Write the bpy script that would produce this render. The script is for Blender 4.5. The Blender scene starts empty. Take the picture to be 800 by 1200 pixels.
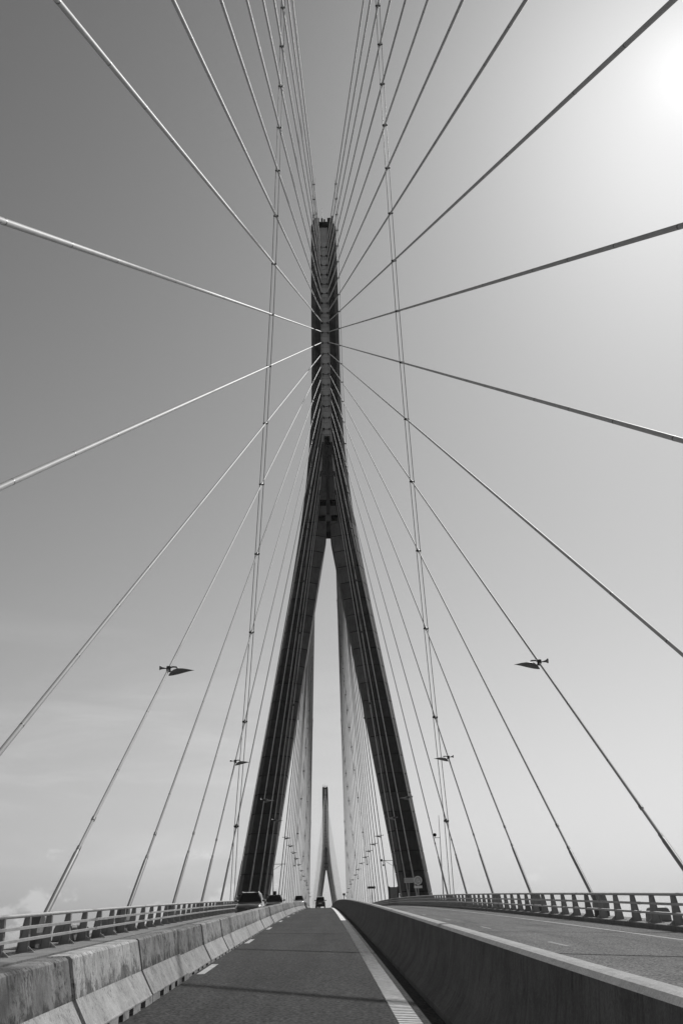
import bpy, math, random
from mathutils import Vector, Matrix
random.seed(7)
SC = bpy.context.scene
COL = SC.collection
R = math.radians

# ------------------------------------------------------------------ camera
D = 184.9            # front of the near pylon, metres ahead of the camera
S0 = 0.0596          # gradient of the approach at the camera
Y_ARC = 18.0         # the straight 6 % ramp ends here and the long crest begins
CREST = (D + 429.5 - Y_ARC) / S0
def dz(y):           # deck level along the bridge
    return S0 * y - ((y - Y_ARC) ** 2 / (2 * CREST) if y > Y_ARC else 0.0)
def slope(y):
    return S0 - ((y - Y_ARC) / CREST if y > Y_ARC else 0.0)

CAM = Vector((-1.72, 0.0, 1.63))
PITCH, YAW, ROLL = R(24.61), R(1.40), R(-1.33)
fw = Vector((math.sin(YAW) * math.cos(PITCH), math.cos(YAW) * math.cos(PITCH), math.sin(PITCH)))
rt0 = Vector((math.cos(YAW), -math.sin(YAW), 0))
up0 = rt0.cross(fw)
rt = rt0 * math.cos(ROLL) + up0 * math.sin(ROLL)
up = up0 * math.cos(ROLL) - rt0 * math.sin(ROLL)
cam_data = bpy.data.cameras.new('camera')
cam = bpy.data.objects.new('camera', cam_data)
COL.objects.link(cam)
m3 = Matrix((rt, up, -fw)).transposed()
cam.matrix_world = Matrix.Translation(CAM) @ m3.to_4x4()
cam_data.sensor_fit = 'VERTICAL'
cam_data.sensor_height = 36.0
cam_data.lens = 1139.0 / 1200.0 * 36.0
cam_data.clip_start = 0.1
cam_data.clip_end = 90000
SC.camera = cam

# ------------------------------------------------------------------ sky and sun
SUN_EL, SUN_AZ = R(45.3), R(28.6)        # azimuth to the right of the road's direction
SUNV = Vector((math.sin(SUN_AZ) * math.cos(SUN_EL), math.cos(SUN_AZ) * math.cos(SUN_EL), math.sin(SUN_EL)))
SC.view_settings.view_transform = 'Standard'
SC.view_settings.look = 'None'
SC.view_settings.exposure = 0.0
SC.view_settings.gamma = 1.0
SC.view_settings.use_curve_mapping = False

W = bpy.data.worlds.new('World'); SC.world = W; W.use_nodes = True
nt = W.node_tree; nt.nodes.clear()
def wn(t, **k):
    n = nt.nodes.new(t)
    for a, b in k.items(): setattr(n, a, b)
    return n
def wl(a, b): nt.links.new(a, b)
def wmath(op, a, b=None, clamp=False):
    n = wn('ShaderNodeMath', operation=op); n.use_clamp = clamp
    for i, v in enumerate((a, b)):
        if v is None: continue
        if hasattr(v, 'links'): wl(v, n.inputs[i])
        else: n.inputs[i].default_value = v
    return n.outputs[0]
def wramp(v, a, b, c=0.0, d=1.0):
    n = wn('ShaderNodeMapRange'); n.interpolation_type = 'SMOOTHSTEP'
    wl(v, n.inputs[0])
    for i, q in enumerate((a, b, c, d)): n.inputs[1 + i].default_value = q
    return n.outputs[0]
sky = wn('ShaderNodeTexSky', sky_type='NISHITA')
sky.sun_disc = False
sky.sun_elevation = SUN_EL
sky.sun_rotation = SUN_AZ
sky.altitude = 50; sky.air_density = 1.5; sky.dust_density = 0.5; sky.ozone_density = 1.0
# black-and-white film: tone response to the red and blue of the sky
sep = wn('ShaderNodeSeparateColor'); wl(sky.outputs[0], sep.inputs[0])
def film(v, p): return wmath('POWER', wmath('MULTIPLY', v, 0.1), p)
lum = wmath('MULTIPLY', wmath('MULTIPLY', film(sep.outputs[0], 0.63), film(sep.outputs[2], 1.18)), 9.9)
tc = wn('ShaderNodeTexCoord')
# circumsolar aureole of a slightly hazy sky
dotn = wn('ShaderNodeVectorMath', operation='DOT_PRODUCT'); wl(tc.outputs['Generated'], dotn.inputs[0]); dotn.inputs[1].default_value = SUNV
dsun = wmath('MAXIMUM', dotn.outputs['Value'], 0.0)
aur = wmath('ADD', wmath('MULTIPLY', wmath('POWER', dsun, 220.0), 0.4), wmath('MULTIPLY', wmath('POWER', dsun, 1400.0), 2.5))
lum = wmath('ADD', lum, aur)
lum = wmath('DIVIDE', lum, wmath('POWER', wmath('ADD', wmath('POWER', wmath('DIVIDE', lum, 14.0), 4.0), 1.0), 0.25))   # film shoulder
sx = wn('ShaderNodeSeparateXYZ'); wl(tc.outputs['Generated'], sx.inputs[0])
elev = sx.outputs[2]
# thin cirrus low in the sky
mp = wn('ShaderNodeMapping'); mp.inputs['Scale'].default_value = (1.5, 1.5, 9.0); mp.inputs['Rotation'].default_value = (0.0, 0.16, 0.3)
wl(tc.outputs['Generated'], mp.inputs[0])
cn = wn('ShaderNodeTexNoise'); cn.inputs['Scale'].default_value = 2.6; cn.inputs['Detail'].default_value = 9; cn.inputs['Roughness'].default_value = 0.62
cn.inputs['Distortion'].default_value = 0.6
wl(mp.outputs[0], cn.inputs['Vector'])
cir = wmath('MULTIPLY', wramp(cn.outputs[0], 0.40, 0.80), wmath('MULTIPLY', wramp(elev, 0.02, 0.12), wramp(elev, 0.36, 0.14)))
cir = wmath('MULTIPLY', cir, wramp(sx.outputs[0], 0.25, -0.12))
# small cumulus along the horizon
mp2 = wn('ShaderNodeMapping'); mp2.inputs['Scale'].default_value = (11, 11, 17); mp2.inputs['Location'].default_value = (0.6, 0.2, 0.0)
wl(tc.outputs['Generated'], mp2.inputs[0])
cn2 = wn('ShaderNodeTexNoise'); cn2.inputs['Scale'].default_value = 1.0; cn2.inputs['Detail'].default_value = 8; cn2.inputs['Roughness'].default_value = 0.62
wl(mp2.outputs[0], cn2.inputs['Vector'])
thr = wmath('ADD', cn2.outputs[0], wmath('MULTIPLY', elev, -3.4))
cum = wmath('MULTIPLY', wramp(thr, 0.325, 0.39), wramp(elev, 0.005, 0.03))
cloud = wmath('MINIMUM', wmath('ADD', wmath('MULTIPLY', cir, 0.42), wmath('MULTIPLY', cum, 0.42)), 1.0)
cl_val = wmath('ADD', wmath('MULTIPLY', cn2.outputs[0], 3.0), 5.8)
mixv = wn('ShaderNodeMix', data_type='FLOAT'); wl(cloud, mixv.inputs[0]); wl(lum, mixv.inputs[2]); wl(cl_val, mixv.inputs[3])
SKY_VAL = mixv.outputs[0]
comb = wn('ShaderNodeCombineColor')
for i in range(3): wl(SKY_VAL, comb.inputs[i])
bg = wn('ShaderNodeBackground'); bg.inputs['Strength'].default_value = 0.10
wl(comb.outputs[0], bg.inputs['Color'])
wo = wn('ShaderNodeOutputWorld'); wl(bg.outputs[0], wo.inputs[0])

sd = bpy.data.lights.new('sun', 'SUN'); sd.energy = 3.4; sd.angle = R(0.5); sd.color = (1.0, 0.995, 0.985)
sun = bpy.data.objects.new('sun', sd); COL.objects.link(sun)
sun.rotation_mode = 'QUATERNION'; sun.rotation_quaternion = SUNV.to_track_quat('Z', 'Y')
sun.location = SUNV * 300

# ------------------------------------------------------------------ mesh helpers
class MB:
    def __init__(self): self.v = []; self.f = []; self.sm = []; self.mi = []
    def poly(self, pts, mi=0, smooth=False):
        b = len(self.v); self.v += [tuple(p) for p in pts]
        self.f.append(tuple(range(b, b + len(pts)))); self.sm.append(smooth); self.mi.append(mi)
    def box(self, x0, x1, y0, y1, z0, z1, mi=0, fn=None):
        P = [(x, y, z) for z in (z0, z1) for y in (y0, y1) for x in (x0, x1)]
        if fn: P = [fn(*p) for p in P]
        b = len(self.v); self.v += [tuple(p) for p in P]
        for q in ((0, 2, 3, 1), (4, 5, 7, 6), (0, 1, 5, 4), (2, 6, 7, 3), (0, 4, 6, 2), (1, 3, 7, 5)):
            self.f.append(tuple(b + i for i in q)); self.sm.append(False); self.mi.append(mi)
    def loft(self, rings, closed=True, caps=True, smooth=False, mi=0):
        b = len(self.v); n = len(rings[0])
        for r in rings: self.v += [tuple(p) for p in r]
        for i in range(len(rings) - 1):
            for j in range(n if closed else n - 1):
                k = (j + 1) % n
                self.f.append((b + i * n + j, b + i * n + k, b + (i + 1) * n + k, b + (i + 1) * n + j)); self.sm.append(smooth); self.mi.append(mi)
        if caps and closed:
            self.poly(list(reversed([tuple(p) for p in rings[0]])), mi); self.poly([tuple(p) for p in rings[-1]], mi)
    def tube(self, pts, r, n=8, mi=0, caps=True):
        pts = [Vector(p) for p in pts]
        rr = r if isinstance(r, (list, tuple)) else [r] * len(pts)
        rings = []
        for i, p in enumerate(pts):
            t = (pts[min(i + 1, len(pts) - 1)] - pts[max(i - 1, 0)])
            if t.length < 1e-9: t = Vector((0, 0, 1))
            t.normalize()
            a = Vector((0, 0, 1)) if abs(t.z) < 0.9 else Vector((0, 1, 0))
            u = t.cross(a).normalized(); w = t.cross(u)
            rings.append([p + (u * math.cos(2 * math.pi * j / n) + w * math.sin(2 * math.pi * j / n)) * rr[i] for j in range(n)])
        self.loft(rings, smooth=True, caps=caps, mi=mi)
    def mesh(self, name, mats):
        me = bpy.data.meshes.new(name)
        me.from_pydata(self.v, [], self.f)
        for m in (mats if isinstance(mats, (list, tuple)) else [mats]): me.materials.append(m)
        me.polygons.foreach_set('use_smooth', self.sm)
        me.polygons.foreach_set('material_index', self.mi)
        import bmesh
        bm = bmesh.new(); bm.from_mesh(me); bmesh.ops.recalc_face_normals(bm, faces=bm.faces); bm.to_mesh(me); bm.free()
        me.update()
        return me
    def build(self, name, mats, parent=None):
        return link(name, self.mesh(name, mats), parent)
def link(name, me, parent=None, loc=None):
    o = bpy.data.objects.new(name, me); COL.objects.link(o)
    if parent: o.parent = parent
    if loc is not None: o.location = loc
    return o
def tag(o, label=None, cat=None, group=None, kind=None):
    if label: o['label'] = label
    if cat: o['category'] = cat
    if group: o['group'] = group
    if kind: o['kind'] = kind
    return o
def thing(name, label, cat, loc=(0, 0, 0), group=None):
    o = link(name, None); o.location = loc; o.empty_display_size = 0.5
    return tag(o, label, cat, group)
def copy_tree(o, parent=None):
    c = o.copy(); COL.objects.link(c)
    if parent: c.parent = parent
    for ch in list(o.children): copy_tree(ch, c)
    return c
def strip(section, y0, y1, step=3.0, closed=True, mb=None, mi=0, smooth=False):
    mb = mb or MB()
    n = max(1, int(round((y1 - y0) / step)))
    rings = []
    for i in range(n + 1):
        y = y0 + (y1 - y0) * i / n
        rings.append([(x, y, dz(y) + h) for x, h in section])
    mb.loft(rings, closed=closed, caps=closed, mi=mi, smooth=smooth)
    return mb
def rect(x0, x1, h0, h1): return [(x0, h0), (x1, h0), (x1, h1), (x0, h1)]
ORD = ['', 'first', 'second', 'third', 'fourth', 'fifth', 'sixth', 'seventh', 'eighth', 'ninth', 'tenth', 'eleventh', 'twelfth', 'thirteenth', 'fourteenth', 'fifteenth', 'sixteenth']

# ------------------------------------------------------------------ materials (a monochrome world)
def new_mat(name):
    m = bpy.data.materials.new(name); m.use_nodes = True
    t = m.node_tree; t.nodes.clear()
    out = t.nodes.new('ShaderNodeOutputMaterial'); b = t.nodes.new('ShaderNodeBsdfPrincipled')
    t.links.new(b.outputs[0], out.inputs[0])
    return m, t, b
def g(v): return (v, v, v, 1)
def plain(name, v, rough=0.6, metal=0.0, var=0.12, scale=6.0, bump=0.0):
    m, t, b = new_mat(name)
    tc = t.nodes.new('ShaderNodeTexCoord')
    no = t.nodes.new('ShaderNodeTexNoise'); no.inputs['Scale'].default_value = scale; no.inputs['Detail'].default_value = 6
    t.links.new(tc.outputs['Object'], no.inputs['Vector'])
    rp = t.nodes.new('ShaderNodeValToRGB')
    rp.color_ramp.elements[0].position = 0.3; rp.color_ramp.elements[1].position = 0.72
    rp.color_ramp.elements[0].color = g(v * (1 - var)); rp.color_ramp.elements[1].color = g(min(0.95, v * (1 + var)))
    t.links.new(no.outputs[0], rp.inputs[0]); t.links.new(rp.outputs[0], b.inputs['Base Color'])
    b.inputs['Roughness'].default_value = rough; b.inputs['Metallic'].default_value = metal
    if bump:
        bp = t.nodes.new('ShaderNodeBump'); bp.inputs['Strength'].default_value = bump; bp.inputs['Distance'].default_value = 0.01
        t.links.new(no.outputs[0], bp.inputs['Height']); t.links.new(bp.outputs[0], b.inputs['Normal'])
    return m
def concrete(name, v, streak=0.5, scale=1.0, use_objcol=False, pits=0.0, wall=False):
    """weathered concrete: blotches, vertical rain streaks, fine grain, optional pits"""
    m, t, b = new_mat(name)
    N, L = t.nodes, t.links
    tc = N.new('ShaderNodeTexCoord'); oi = N.new('ShaderNodeObjectInfo')
    off = N.new('ShaderNodeVectorMath'); off.operation = 'MULTIPLY_ADD'
    cx = N.new('ShaderNodeCombineXYZ')
    for i in range(3): L.new(oi.outputs['Random'], cx.inputs[i])
    L.new(cx.outputs[0], off.inputs[0]); off.inputs[1].default_value = (37, 91, 53); L.new(tc.outputs['Object'], off.inputs[2])
    def noise(sc, det, rough, mapping=None, dist=0.0):
        n = N.new('ShaderNodeTexNoise'); n.inputs['Scale'].default_value = sc * scale; n.inputs['Detail'].default_value = det
        n.inputs['Roughness'].default_value = rough; n.inputs['Distortion'].default_value = dist
        if mapping:
            mp = N.new('ShaderNodeMapping'); mp.inputs['Scale'].default_value = mapping
            L.new(off.outputs[0], mp.inputs[0]); L.new(mp.outputs[0], n.inputs['Vector'])
        else: L.new(off.outputs[0], n.inputs['Vector'])
        return n.outputs[0]
    def mr(x, a, bb, c, d):
        n = N.new('ShaderNodeMapRange'); L.new(x, n.inputs[0])
        for i, q in enumerate((a, bb, c, d)): n.inputs[1 + i].default_value = q
        return n.outputs[0]
    def mul(x, y):
        n = N.new('ShaderNodeMath'); n.operation = 'MULTIPLY'
        for i, q in enumerate((x, y)):
            if hasattr(q, 'links'): L.new(q, n.inputs[i])
            else: n.inputs[i].default_value = q
        return n.outputs[0]
    kx = 0.1 if wall else 1.0
    blot = mr(noise(1.1, 9, 0.68, dist=0.5), 0.34, 0.66, 1 - 0.55 * streak, 1 + 0.25 * streak)
    st = mr(noise(11.0 if wall else 16.0, 8, 0.78, (kx, 1.0, 0.3 if wall else 0.05), 0.5), 0.36, 0.66, 1 - (0.14 if wall else 0.34) * streak, 1 + 0.12 * streak)
    st2 = mr(noise(3.0, 9, 0.78, (kx * 4, 1.0, 0.4), 0.8), 0.50, 0.64, 1.0, 1 - (0.25 if wall else 0.6) * streak)
    gr = mr(noise(45, 4, 0.7), 0.3, 0.7, 0.74, 1.22)
    rnd = mr(oi.outputs['Random'], 0, 1, 0.86, 1.14)
    val = mul(mul(mul(mul(blot, st), st2), gr), rnd)
    if pits:
        def add(x, y):
            n = N.new('ShaderNodeMath'); n.operation = 'ADD'
            for i, q in enumerate((x, y)):
                if hasattr(q, 'links'): L.new(q, n.inputs[i])
                else: n.inputs[i].default_value = q
            return n.outputs[0]
        def dark(mask, k): return add(mul(mask, -k), 1.0)
        sz = N.new('ShaderNodeSeparateXYZ'); L.new(tc.outputs['Object'], sz.inputs[0]); zc = sz.outputs[2]
        base = noise(2.0, 9, 0.74, (1, 1, 1.0), 0.4)
        if use_objcol: base = add(base, mr(zc, 0.45, 0.66, 0.13, 0.0))       # splash dirt gathers above the ledge
        val = mul(val, dark(mr(base, 0.53, 0.63, 0, 1), 0.75 * pits))
        speck = mul(mr(noise(19, 4, 0.7, (1, 1, 0.32)), 0.53, 0.60, 0, 1), mr(noise(1.5, 5, 0.6), 0.42, 0.58, 0.15, 1))
        val = mul(val, dark(speck, pits))
        drip = mul(mr(noise(6, 6, 0.75, (0.02, 1, 0.05)), 0.53, 0.63, 0, 1), mr(zc, 0.50, 0.95, 0.0, 1.0))
        val = mul(val, dark(drip, 0.7 * pits))
    val = mul(val, v)
    if use_objcol:
        se = N.new('ShaderNodeSeparateColor'); L.new(oi.outputs['Color'], se.inputs[0])
        val = mul(val, se.outputs[0])
    cc = N.new('ShaderNodeCombineColor')
    for i in range(3): L.new(val, cc.inputs[i])
    L.new(cc.outputs[0], b.inputs['Base Color'])
    b.inputs['Roughness'].default_value = 0.9; b.inputs['Specular IOR Level'].default_value = 0.145
    bp = N.new('ShaderNodeBump'); bp.inputs['Strength'].default_value = 0.35; bp.inputs['Distance'].default_value = 0.012
    L.new(gr, bp.inputs['Height']); L.new(bp.outputs[0], b.inputs['Normal'])
    return m
def asphalt(name, v):
    m, t, b = new_mat(name); N, L = t.nodes, t.links
    tc = N.new('ShaderNodeTexCoord')
    def noise(sc, det, mapping=None):
        n = N.new('ShaderNodeTexNoise'); n.inputs['Scale'].default_value = sc; n.inputs['Detail'].default_value = det; n.inputs['Roughness'].default_value = 0.6
        if mapping:
            mp = N.new('ShaderNodeMapping'); mp.inputs['Scale'].default_value = mapping; L.new(tc.outputs['Object'], mp.inputs[0]); L.new(mp.outputs[0], n.inputs['Vector'])
        else: L.new(tc.outputs['Object'], n.inputs['Vector'])
        return n.outputs[0]
    def mr(x, a, bb, c, d):
        n = N.new('ShaderNodeMapRange'); L.new(x, n.inputs[0])
        for i, q in enumerate((a, bb, c, d)): n.inputs[1 + i].default_value = q
        return n.outputs[0]
    def mul(x, y):
        n = N.new('ShaderNodeMath'); n.operation = 'MULTIPLY'; L.new(x, n.inputs[0])
        if hasattr(y, 'links'): L.new(y, n.inputs[1])
        else: n.inputs[1].default_value = y
        return n.outputs[0]
    agg = noise(20, 6)
    fine = mul(mr(agg, 0.38, 0.64, 0.25, 2.1), mr(noise(9, 5, (1, 0.35, 1)), 0.3, 0.7, 0.8, 1.2))
    wide = mr(noise(0.35, 5), 0.3, 0.7, 0.88, 1.1)
    wheel = mul(mr(noise(1.3, 4, (1.0, 0.015, 1.0)), 0.3, 0.7, 0.74, 1.24), mr(noise(0.9, 8, (1.0, 0.25, 1.0)), 0.55, 0.72, 1.0, 0.72))
    val = mul(mul(mul(fine, wide), wheel), v)
    cc = N.new('ShaderNodeCombineColor')
    for i in range(3): L.new(val, cc.inputs[i])
    L.new(cc.outputs[0], b.inputs['Base Color'])
    b.inputs['Roughness'].default_value = 0.9; b.inputs['Specular IOR Level'].default_value = 0.14
    bp = N.new('ShaderNodeBump'); bp.inputs['Strength'].default_value = 0.6; bp.inputs['Distance'].default_value = 0.01
    L.new(agg, bp.inputs['Height']); L.new(bp.outputs[0], b.inputs['Normal'])
    return m

M_ASPH = asphalt('asphalt', 0.039)
M_ASPH2 = asphalt('asphalt_worn', 0.124)
M_PAINT = plain('road_paint', 0.86, 0.7, var=0.25, scale=9)
M_DASH = plain('lane_paint_worn', 0.42, 0.8, var=0.3, scale=5)
M_DASHR = plain('lane_paint_faint', 0.25, 0.8, var=0.3, scale=5)
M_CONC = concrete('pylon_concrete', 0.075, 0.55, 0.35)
M_CONC_LIT = concrete('pylon_concrete_lit', 0.18, 0.5, 0.35)  # same pylon concrete, brightened to stand for light on these facets
M_PANEL = concrete('anchor_panel_concrete', 0.80, 0.25, 0.4)
M_BLOCK = concrete('barrier_block_stained', 0.50, 0.65, 1.5, use_objcol=True, pits=0.85, wall=True)
M_BLOCKLOW = concrete('barrier_block_flank', 0.46, 0.45, 1.6, pits=0.5, wall=True)
M_MEDIAN = concrete('median_concrete_shaded', 0.165, 0.50, 0.9, pits=0.3, wall=True)  # face toned darker than the top, shade painted into its colour
M_MEDTOP = concrete('median_concrete_sunlit', 0.55, 0.3, 2.0, pits=0.12)  # paler copy for the top facets, sunlight painted into its colour
M_DECK = concrete('deck_concrete', 0.28, 0.4, 0.5)
M_WALK = concrete('walkway_concrete', 0.26, 0.5, 1.2)
def tinted(m, lo, hi):
    t = m.node_tree; b = [n for n in t.nodes if n.type == 'BSDF_PRINCIPLED'][0]
    src = b.inputs['Base Color'].links[0].from_socket
    oi = t.nodes.new('ShaderNodeObjectInfo'); mr = t.nodes.new('ShaderNodeMapRange'); mr.inputs[3].default_value = lo; mr.inputs[4].default_value = hi
    t.links.new(oi.outputs['Random'], mr.inputs[0])
    mx = t.nodes.new('ShaderNodeVectorMath'); mx.operation = 'SCALE'; t.links.new(src, mx.inputs[0]); t.links.new(mr.outputs[0], mx.inputs['Scale']); t.links.new(mx.outputs[0], b.inputs['Base Color'])
    b.inputs['Specular IOR Level'].default_value = 0.12
    return m
M_CABLE = plain('cable_sheath_white', 0.58, 0.6, var=0.08, scale=1.5)
tinted(M_CABLE, 0.86, 1.12)
M_CABLE2 = plain('cable_sheath_weathered', 0.44, 0.6, var=0.2, scale=0.4)
tinted(M_CABLE2, 0.36, 1.2)
M_SLEEVE = plain('anchor_sleeve_grey', 0.30, 0.45, var=0.15, scale=3)
M_SEAM = plain('sheath_seam_grey', 0.12, 0.5)
M_ROD = plain('tie_rod_steel', 0.14, 0.5, 0.3)
M_CLAMP = plain('clamp_dark_steel', 0.05, 0.5)
M_RAIL = plain('rail_painted_grey', 0.42, 0.45, var=0.15, scale=4)
M_POST = plain('post_painted_grey', 0.34, 0.5, var=0.15, scale=4)
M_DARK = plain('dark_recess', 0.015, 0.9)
M_RUBBER = plain('black_rubber', 0.02, 0.8)
M_HOUS = plain('anchor_housing_dark', 0.10, 0.6, var=0.25, scale=4)
M_HOUSL = plain('housing_grey', 0.28, 0.6, var=0.2, scale=4)
M_LAMP = plain('lamp_grey', 0.22, 0.45, 0.2)
M_SIGN = plain('sign_face_pale', 0.85, 0.5, var=0.06)
M_SIGNG = plain('sign_face_grey', 0.48, 0.5, var=0.06)
M_SIGND = plain('sign_back_dark', 0.05, 0.6)
M_GALV = plain('galvanised_steel', 0.35, 0.45, 0.4)
M_GLASS = plain('car_glass', 0.02, 0.06, var=0.05)
M_CHROME = plain('chrome', 0.75, 0.15, 1.0, var=0.05)
M_LIGHT = plain('headlight_lens', 0.85, 0.1, 0.3, var=0.05)
lb = [n for n in M_LIGHT.node_tree.nodes if n.type == 'BSDF_PRINCIPLED'][0]
lb.inputs['Emission Color'].default_value = g(1.0); lb.inputs['Emission Strength'].default_value = 0.9
def paint(name, v):
    m = plain(name, v, 0.28, var=0.05); b = [n for n in m.node_tree.nodes if n.type == 'BSDF_PRINCIPLED'][0]
    b.inputs['Coat Weight'].default_value = 1.0; b.inputs['Coat Roughness'].default_value = 0.05
    return m
M_CARD = paint('car_paint_dark', 0.045); M_CARB = paint('car_paint_black', 0.018); M_CARW = paint('car_paint_white', 0.6)

# ------------------------------------------------------------------ water far below and the deck
def water():
    m, t, b = new_mat('river_water'); N, L = t.nodes, t.links
    b.inputs['Base Color'].default_value = g(0.10); b.inputs['Roughness'].default_value = 0.25
    tc = N.new('ShaderNodeTexCoord'); n = N.new('ShaderNodeTexNoise'); n.inputs['Scale'].default_value = 0.12; n.inputs['Detail'].default_value = 8
    L.new(tc.outputs['Object'], n.inputs['Vector'])
    bp = N.new('ShaderNodeBump'); bp.inputs['Strength'].default_value = 0.5; bp.inputs['Distance'].default_value = 0.6
    L.new(n.outputs[0], bp.inputs['Height']); L.new(bp.outputs[0], b.inputs['Normal'])
    mb = MB(); mb.poly([(-40000, -40000, 0), (40000, -40000, 0), (40000, 40000, 0), (-40000, 40000, 0)])
    o = mb.build('water', m); o.location = (0, 0, -50); tag(o, kind='structure')
water()
Y0, Y1 = -150.0, 1390.0
deck = strip([(-11.75, -0.35), (-11.0, -0.1), (11.0, -0.1), (11.75, -0.35), (7.0, -3.0), (-7.0, -3.0)], Y0, Y1, 8).build('bridge_deck', M_DECK)
tag(deck, kind='structure')
RH = 0.10                      # the right carriageway sits a little higher
road_l = strip(rect(-9.35, -0.19, -0.098, 0.0), Y0, Y1, 4).build('road', M_ASPH); tag(road_l, kind='structure')
road_r = strip(rect(0.66, 9.95, -0.098, RH), Y0, Y1, 4).build('road', M_ASPH2); tag(road_r, kind='structure')
WL, WR = 0.12, 0.26
walk_l = strip(rect(-11.72, -9.352, -0.096, WL), Y0, Y1, 4).build('pavement', M_WALK); tag(walk_l, kind='structure')
walk_r = strip(rect(9.952, 11.72, -0.096, WR), Y0, Y1, 4).build('pavement', M_WALK); tag(walk_r, kind='structure')

# painted markings, 4 mm above the asphalt
strip([(-0.79, 0.004), (-0.49, 0.004)], 62, 330, 4, closed=False).build('edge_line', M_PAINT, road_l)
mb = MB(); y = -6.0
while y < 62.0:                 # ribbed edge line: transverse bars one can count close up
    z = dz(y) + 0.004; z2 = dz(y + 0.17) + 0.004
    for (a, b2) in ((0.0, 0.105),):
        mb.box(-0.79, -0.49, y + a, y + b2, dz(y) - 0.002, dz(y) + 0.012)
    y += 0.185
o = mb.build('ribbed_edge_line', M_PAINT, road_l); o['kind'] = 'stuff'
strip([(-0.79, 0.003), (-0.49, 0.003)], -6, 62, 4, closed=False).build('edge_line', plain('road_paint_worn', 0.46, 0.8, var=0.3, scale=12), road_l)
dash = [22.9 + 13.0 * i for i in range(-2, 18)]
for y in dash:
    strip([(-4.46, 0.004), (-4.30, 0.004)], y, y + 3.0, 1.5, closed=False).build('lane_dash', M_DASH, road_l)
    strip([(4.64, RH + 0.004), (4.76, RH + 0.004)], y + 5.2, y + 7.6, 1.5, closed=False).build('lane_dash', M_DASHR, road_r)
strip([(8.30, RH + 0.004), (8.42, RH + 0.004)], -20, 330, 4, closed=False).build('edge_line', M_DASH, road_r)
strip([(0.98, RH + 0.004), (1.16, RH + 0.004)], -20, 330, 4, closed=False).build('edge_line', M_PAINT, road_r)
strip([(-9.0, 0.004), (-8.85, 0.004)], -20, 330, 4, closed=False).build('edge_line', M_PAINT, road_l)
# dark strip along the foot of the right kerb
strip(rect(9.62, 9.948, RH + 0.0, RH + 0.006), -20, 330, 4).build('kerb_strip', plain('dark_asphalt', 0.03, 0.8), road_r)

# ------------------------------------------------------------------ median barrier (cast in place)
sec = [(-0.20, 0.0), (-0.20, 0.09), (-0.10, 0.20), (-0.01, 0.33), (0.05, 0.50), (0.10, 0.75), (0.125, 1.02), (0.155, 1.06), (0.20, 1.07), (0.29, 1.07), (0.33, 1.06),
       (0.36, 1.02), (0.385, 0.75), (0.43, 0.5), (0.50, 0.33), (0.60, 0.2), (0.66, 0.16), (0.66, 0.0)]
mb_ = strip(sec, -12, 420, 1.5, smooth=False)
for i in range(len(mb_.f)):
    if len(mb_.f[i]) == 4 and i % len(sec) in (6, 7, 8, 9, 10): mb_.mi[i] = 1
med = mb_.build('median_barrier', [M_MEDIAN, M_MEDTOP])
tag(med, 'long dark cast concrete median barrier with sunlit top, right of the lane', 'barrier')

# ------------------------------------------------------------------ precast barrier blocks on the left
def block_mesh():
    half = [(0.0, 0.94), (0.135, 0.94), (0.168, 0.91), (0.248, 0.47), (0.262, 0.44), (0.425, 0.14), (0.44, 0.12), (0.44, 0.10)]
    ring = [(x, h) for x, h in reversed(half[1:])] + [(-x, h) for x, h in half[1:]]
    Lb = 4.43
    mb = MB(); rings = []
    for y, s in ((0, 0.82), (0.045, 1.0), (Lb * .25, 1.0), (Lb * .5, 1.0), (Lb * .75, 1.0), (Lb - 0.045, 1.0), (Lb, 0.82)):
        rings.append([(x * s, y, 0.10 + (h - 0.10) * (1 - (1 - s) * 0.3)) for x, h in ring])
    mb.loft(rings)
    for a, b in ((0.0, 0.75), (1.15, 1.75), (2.05, 2.5), (2.8, 3.4), (3.8, Lb)):     # feet between the drain slots
        mb.box(-0.438, 0.438, a + 0.01, b - 0.01, -0.02, 0.099)
    n = len(ring)
    for i, f in enumerate(mb.f):          # lower flank: less stained, and painted paler for the sun it catches
        zz = [mb.v[j][2] for j in f]
        if len(f) == 4 and max(zz) < 0.475: mb.mi[i] = 1
    return mb.mesh('barrier_block', [M_BLOCK, M_BLOCKLOW])
bm_ = block_mesh()
tones = {-1: 0.5, 0: 0.50, 1: 1.05, 2: 0.66, 3: 0.60, 4: 0.80, 5: 0.72, 6: 0.78}
looks = {-3: 'block just outside', 0: 'dark stained concrete barrier block at bottom left, lowest and nearest of the row', 1: 'pale streaked barrier block, lighter than its neighbours, second from bottom left',
         2: 'grey barrier block with pale scuff near its top, third from the bottom left corner',
         3: 'barrier block beside the first white lane dash, fourth from bottom left'}
Y_B0 = 8.42
for i in range(-2, 44):
    y = Y_B0 + 4.5 * i + random.uniform(-0.015, 0.015)
    o = link('barrier_block', bm_)
    o.location = (-4.945 + random.uniform(-0.02, 0.02), y, dz(y) - (0.05 if i >= 3 else 0.0)); o.rotation_euler = (math.atan(slope(y + 2)), 0, random.uniform(-0.004, 0.004))
    tn = tones.get(i, random.uniform(0.62, 0.95)); o.color = (tn, tn, tn, 1)
    if i in looks and i >= 0: lab = looks[i]
    elif 0 <= i <= 14: lab = 'concrete barrier block, %s in the left row counting from the bottom left corner' % ORD[i + 1]
    elif i < 0: lab = 'concrete barrier block of the left row, behind the lowest one in view'
    else: lab = 'small distant concrete barrier block in the far stretch of the left row'
    tag(o, lab, 'barrier block', 'precast barrier blocks between the two lanes')

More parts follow.
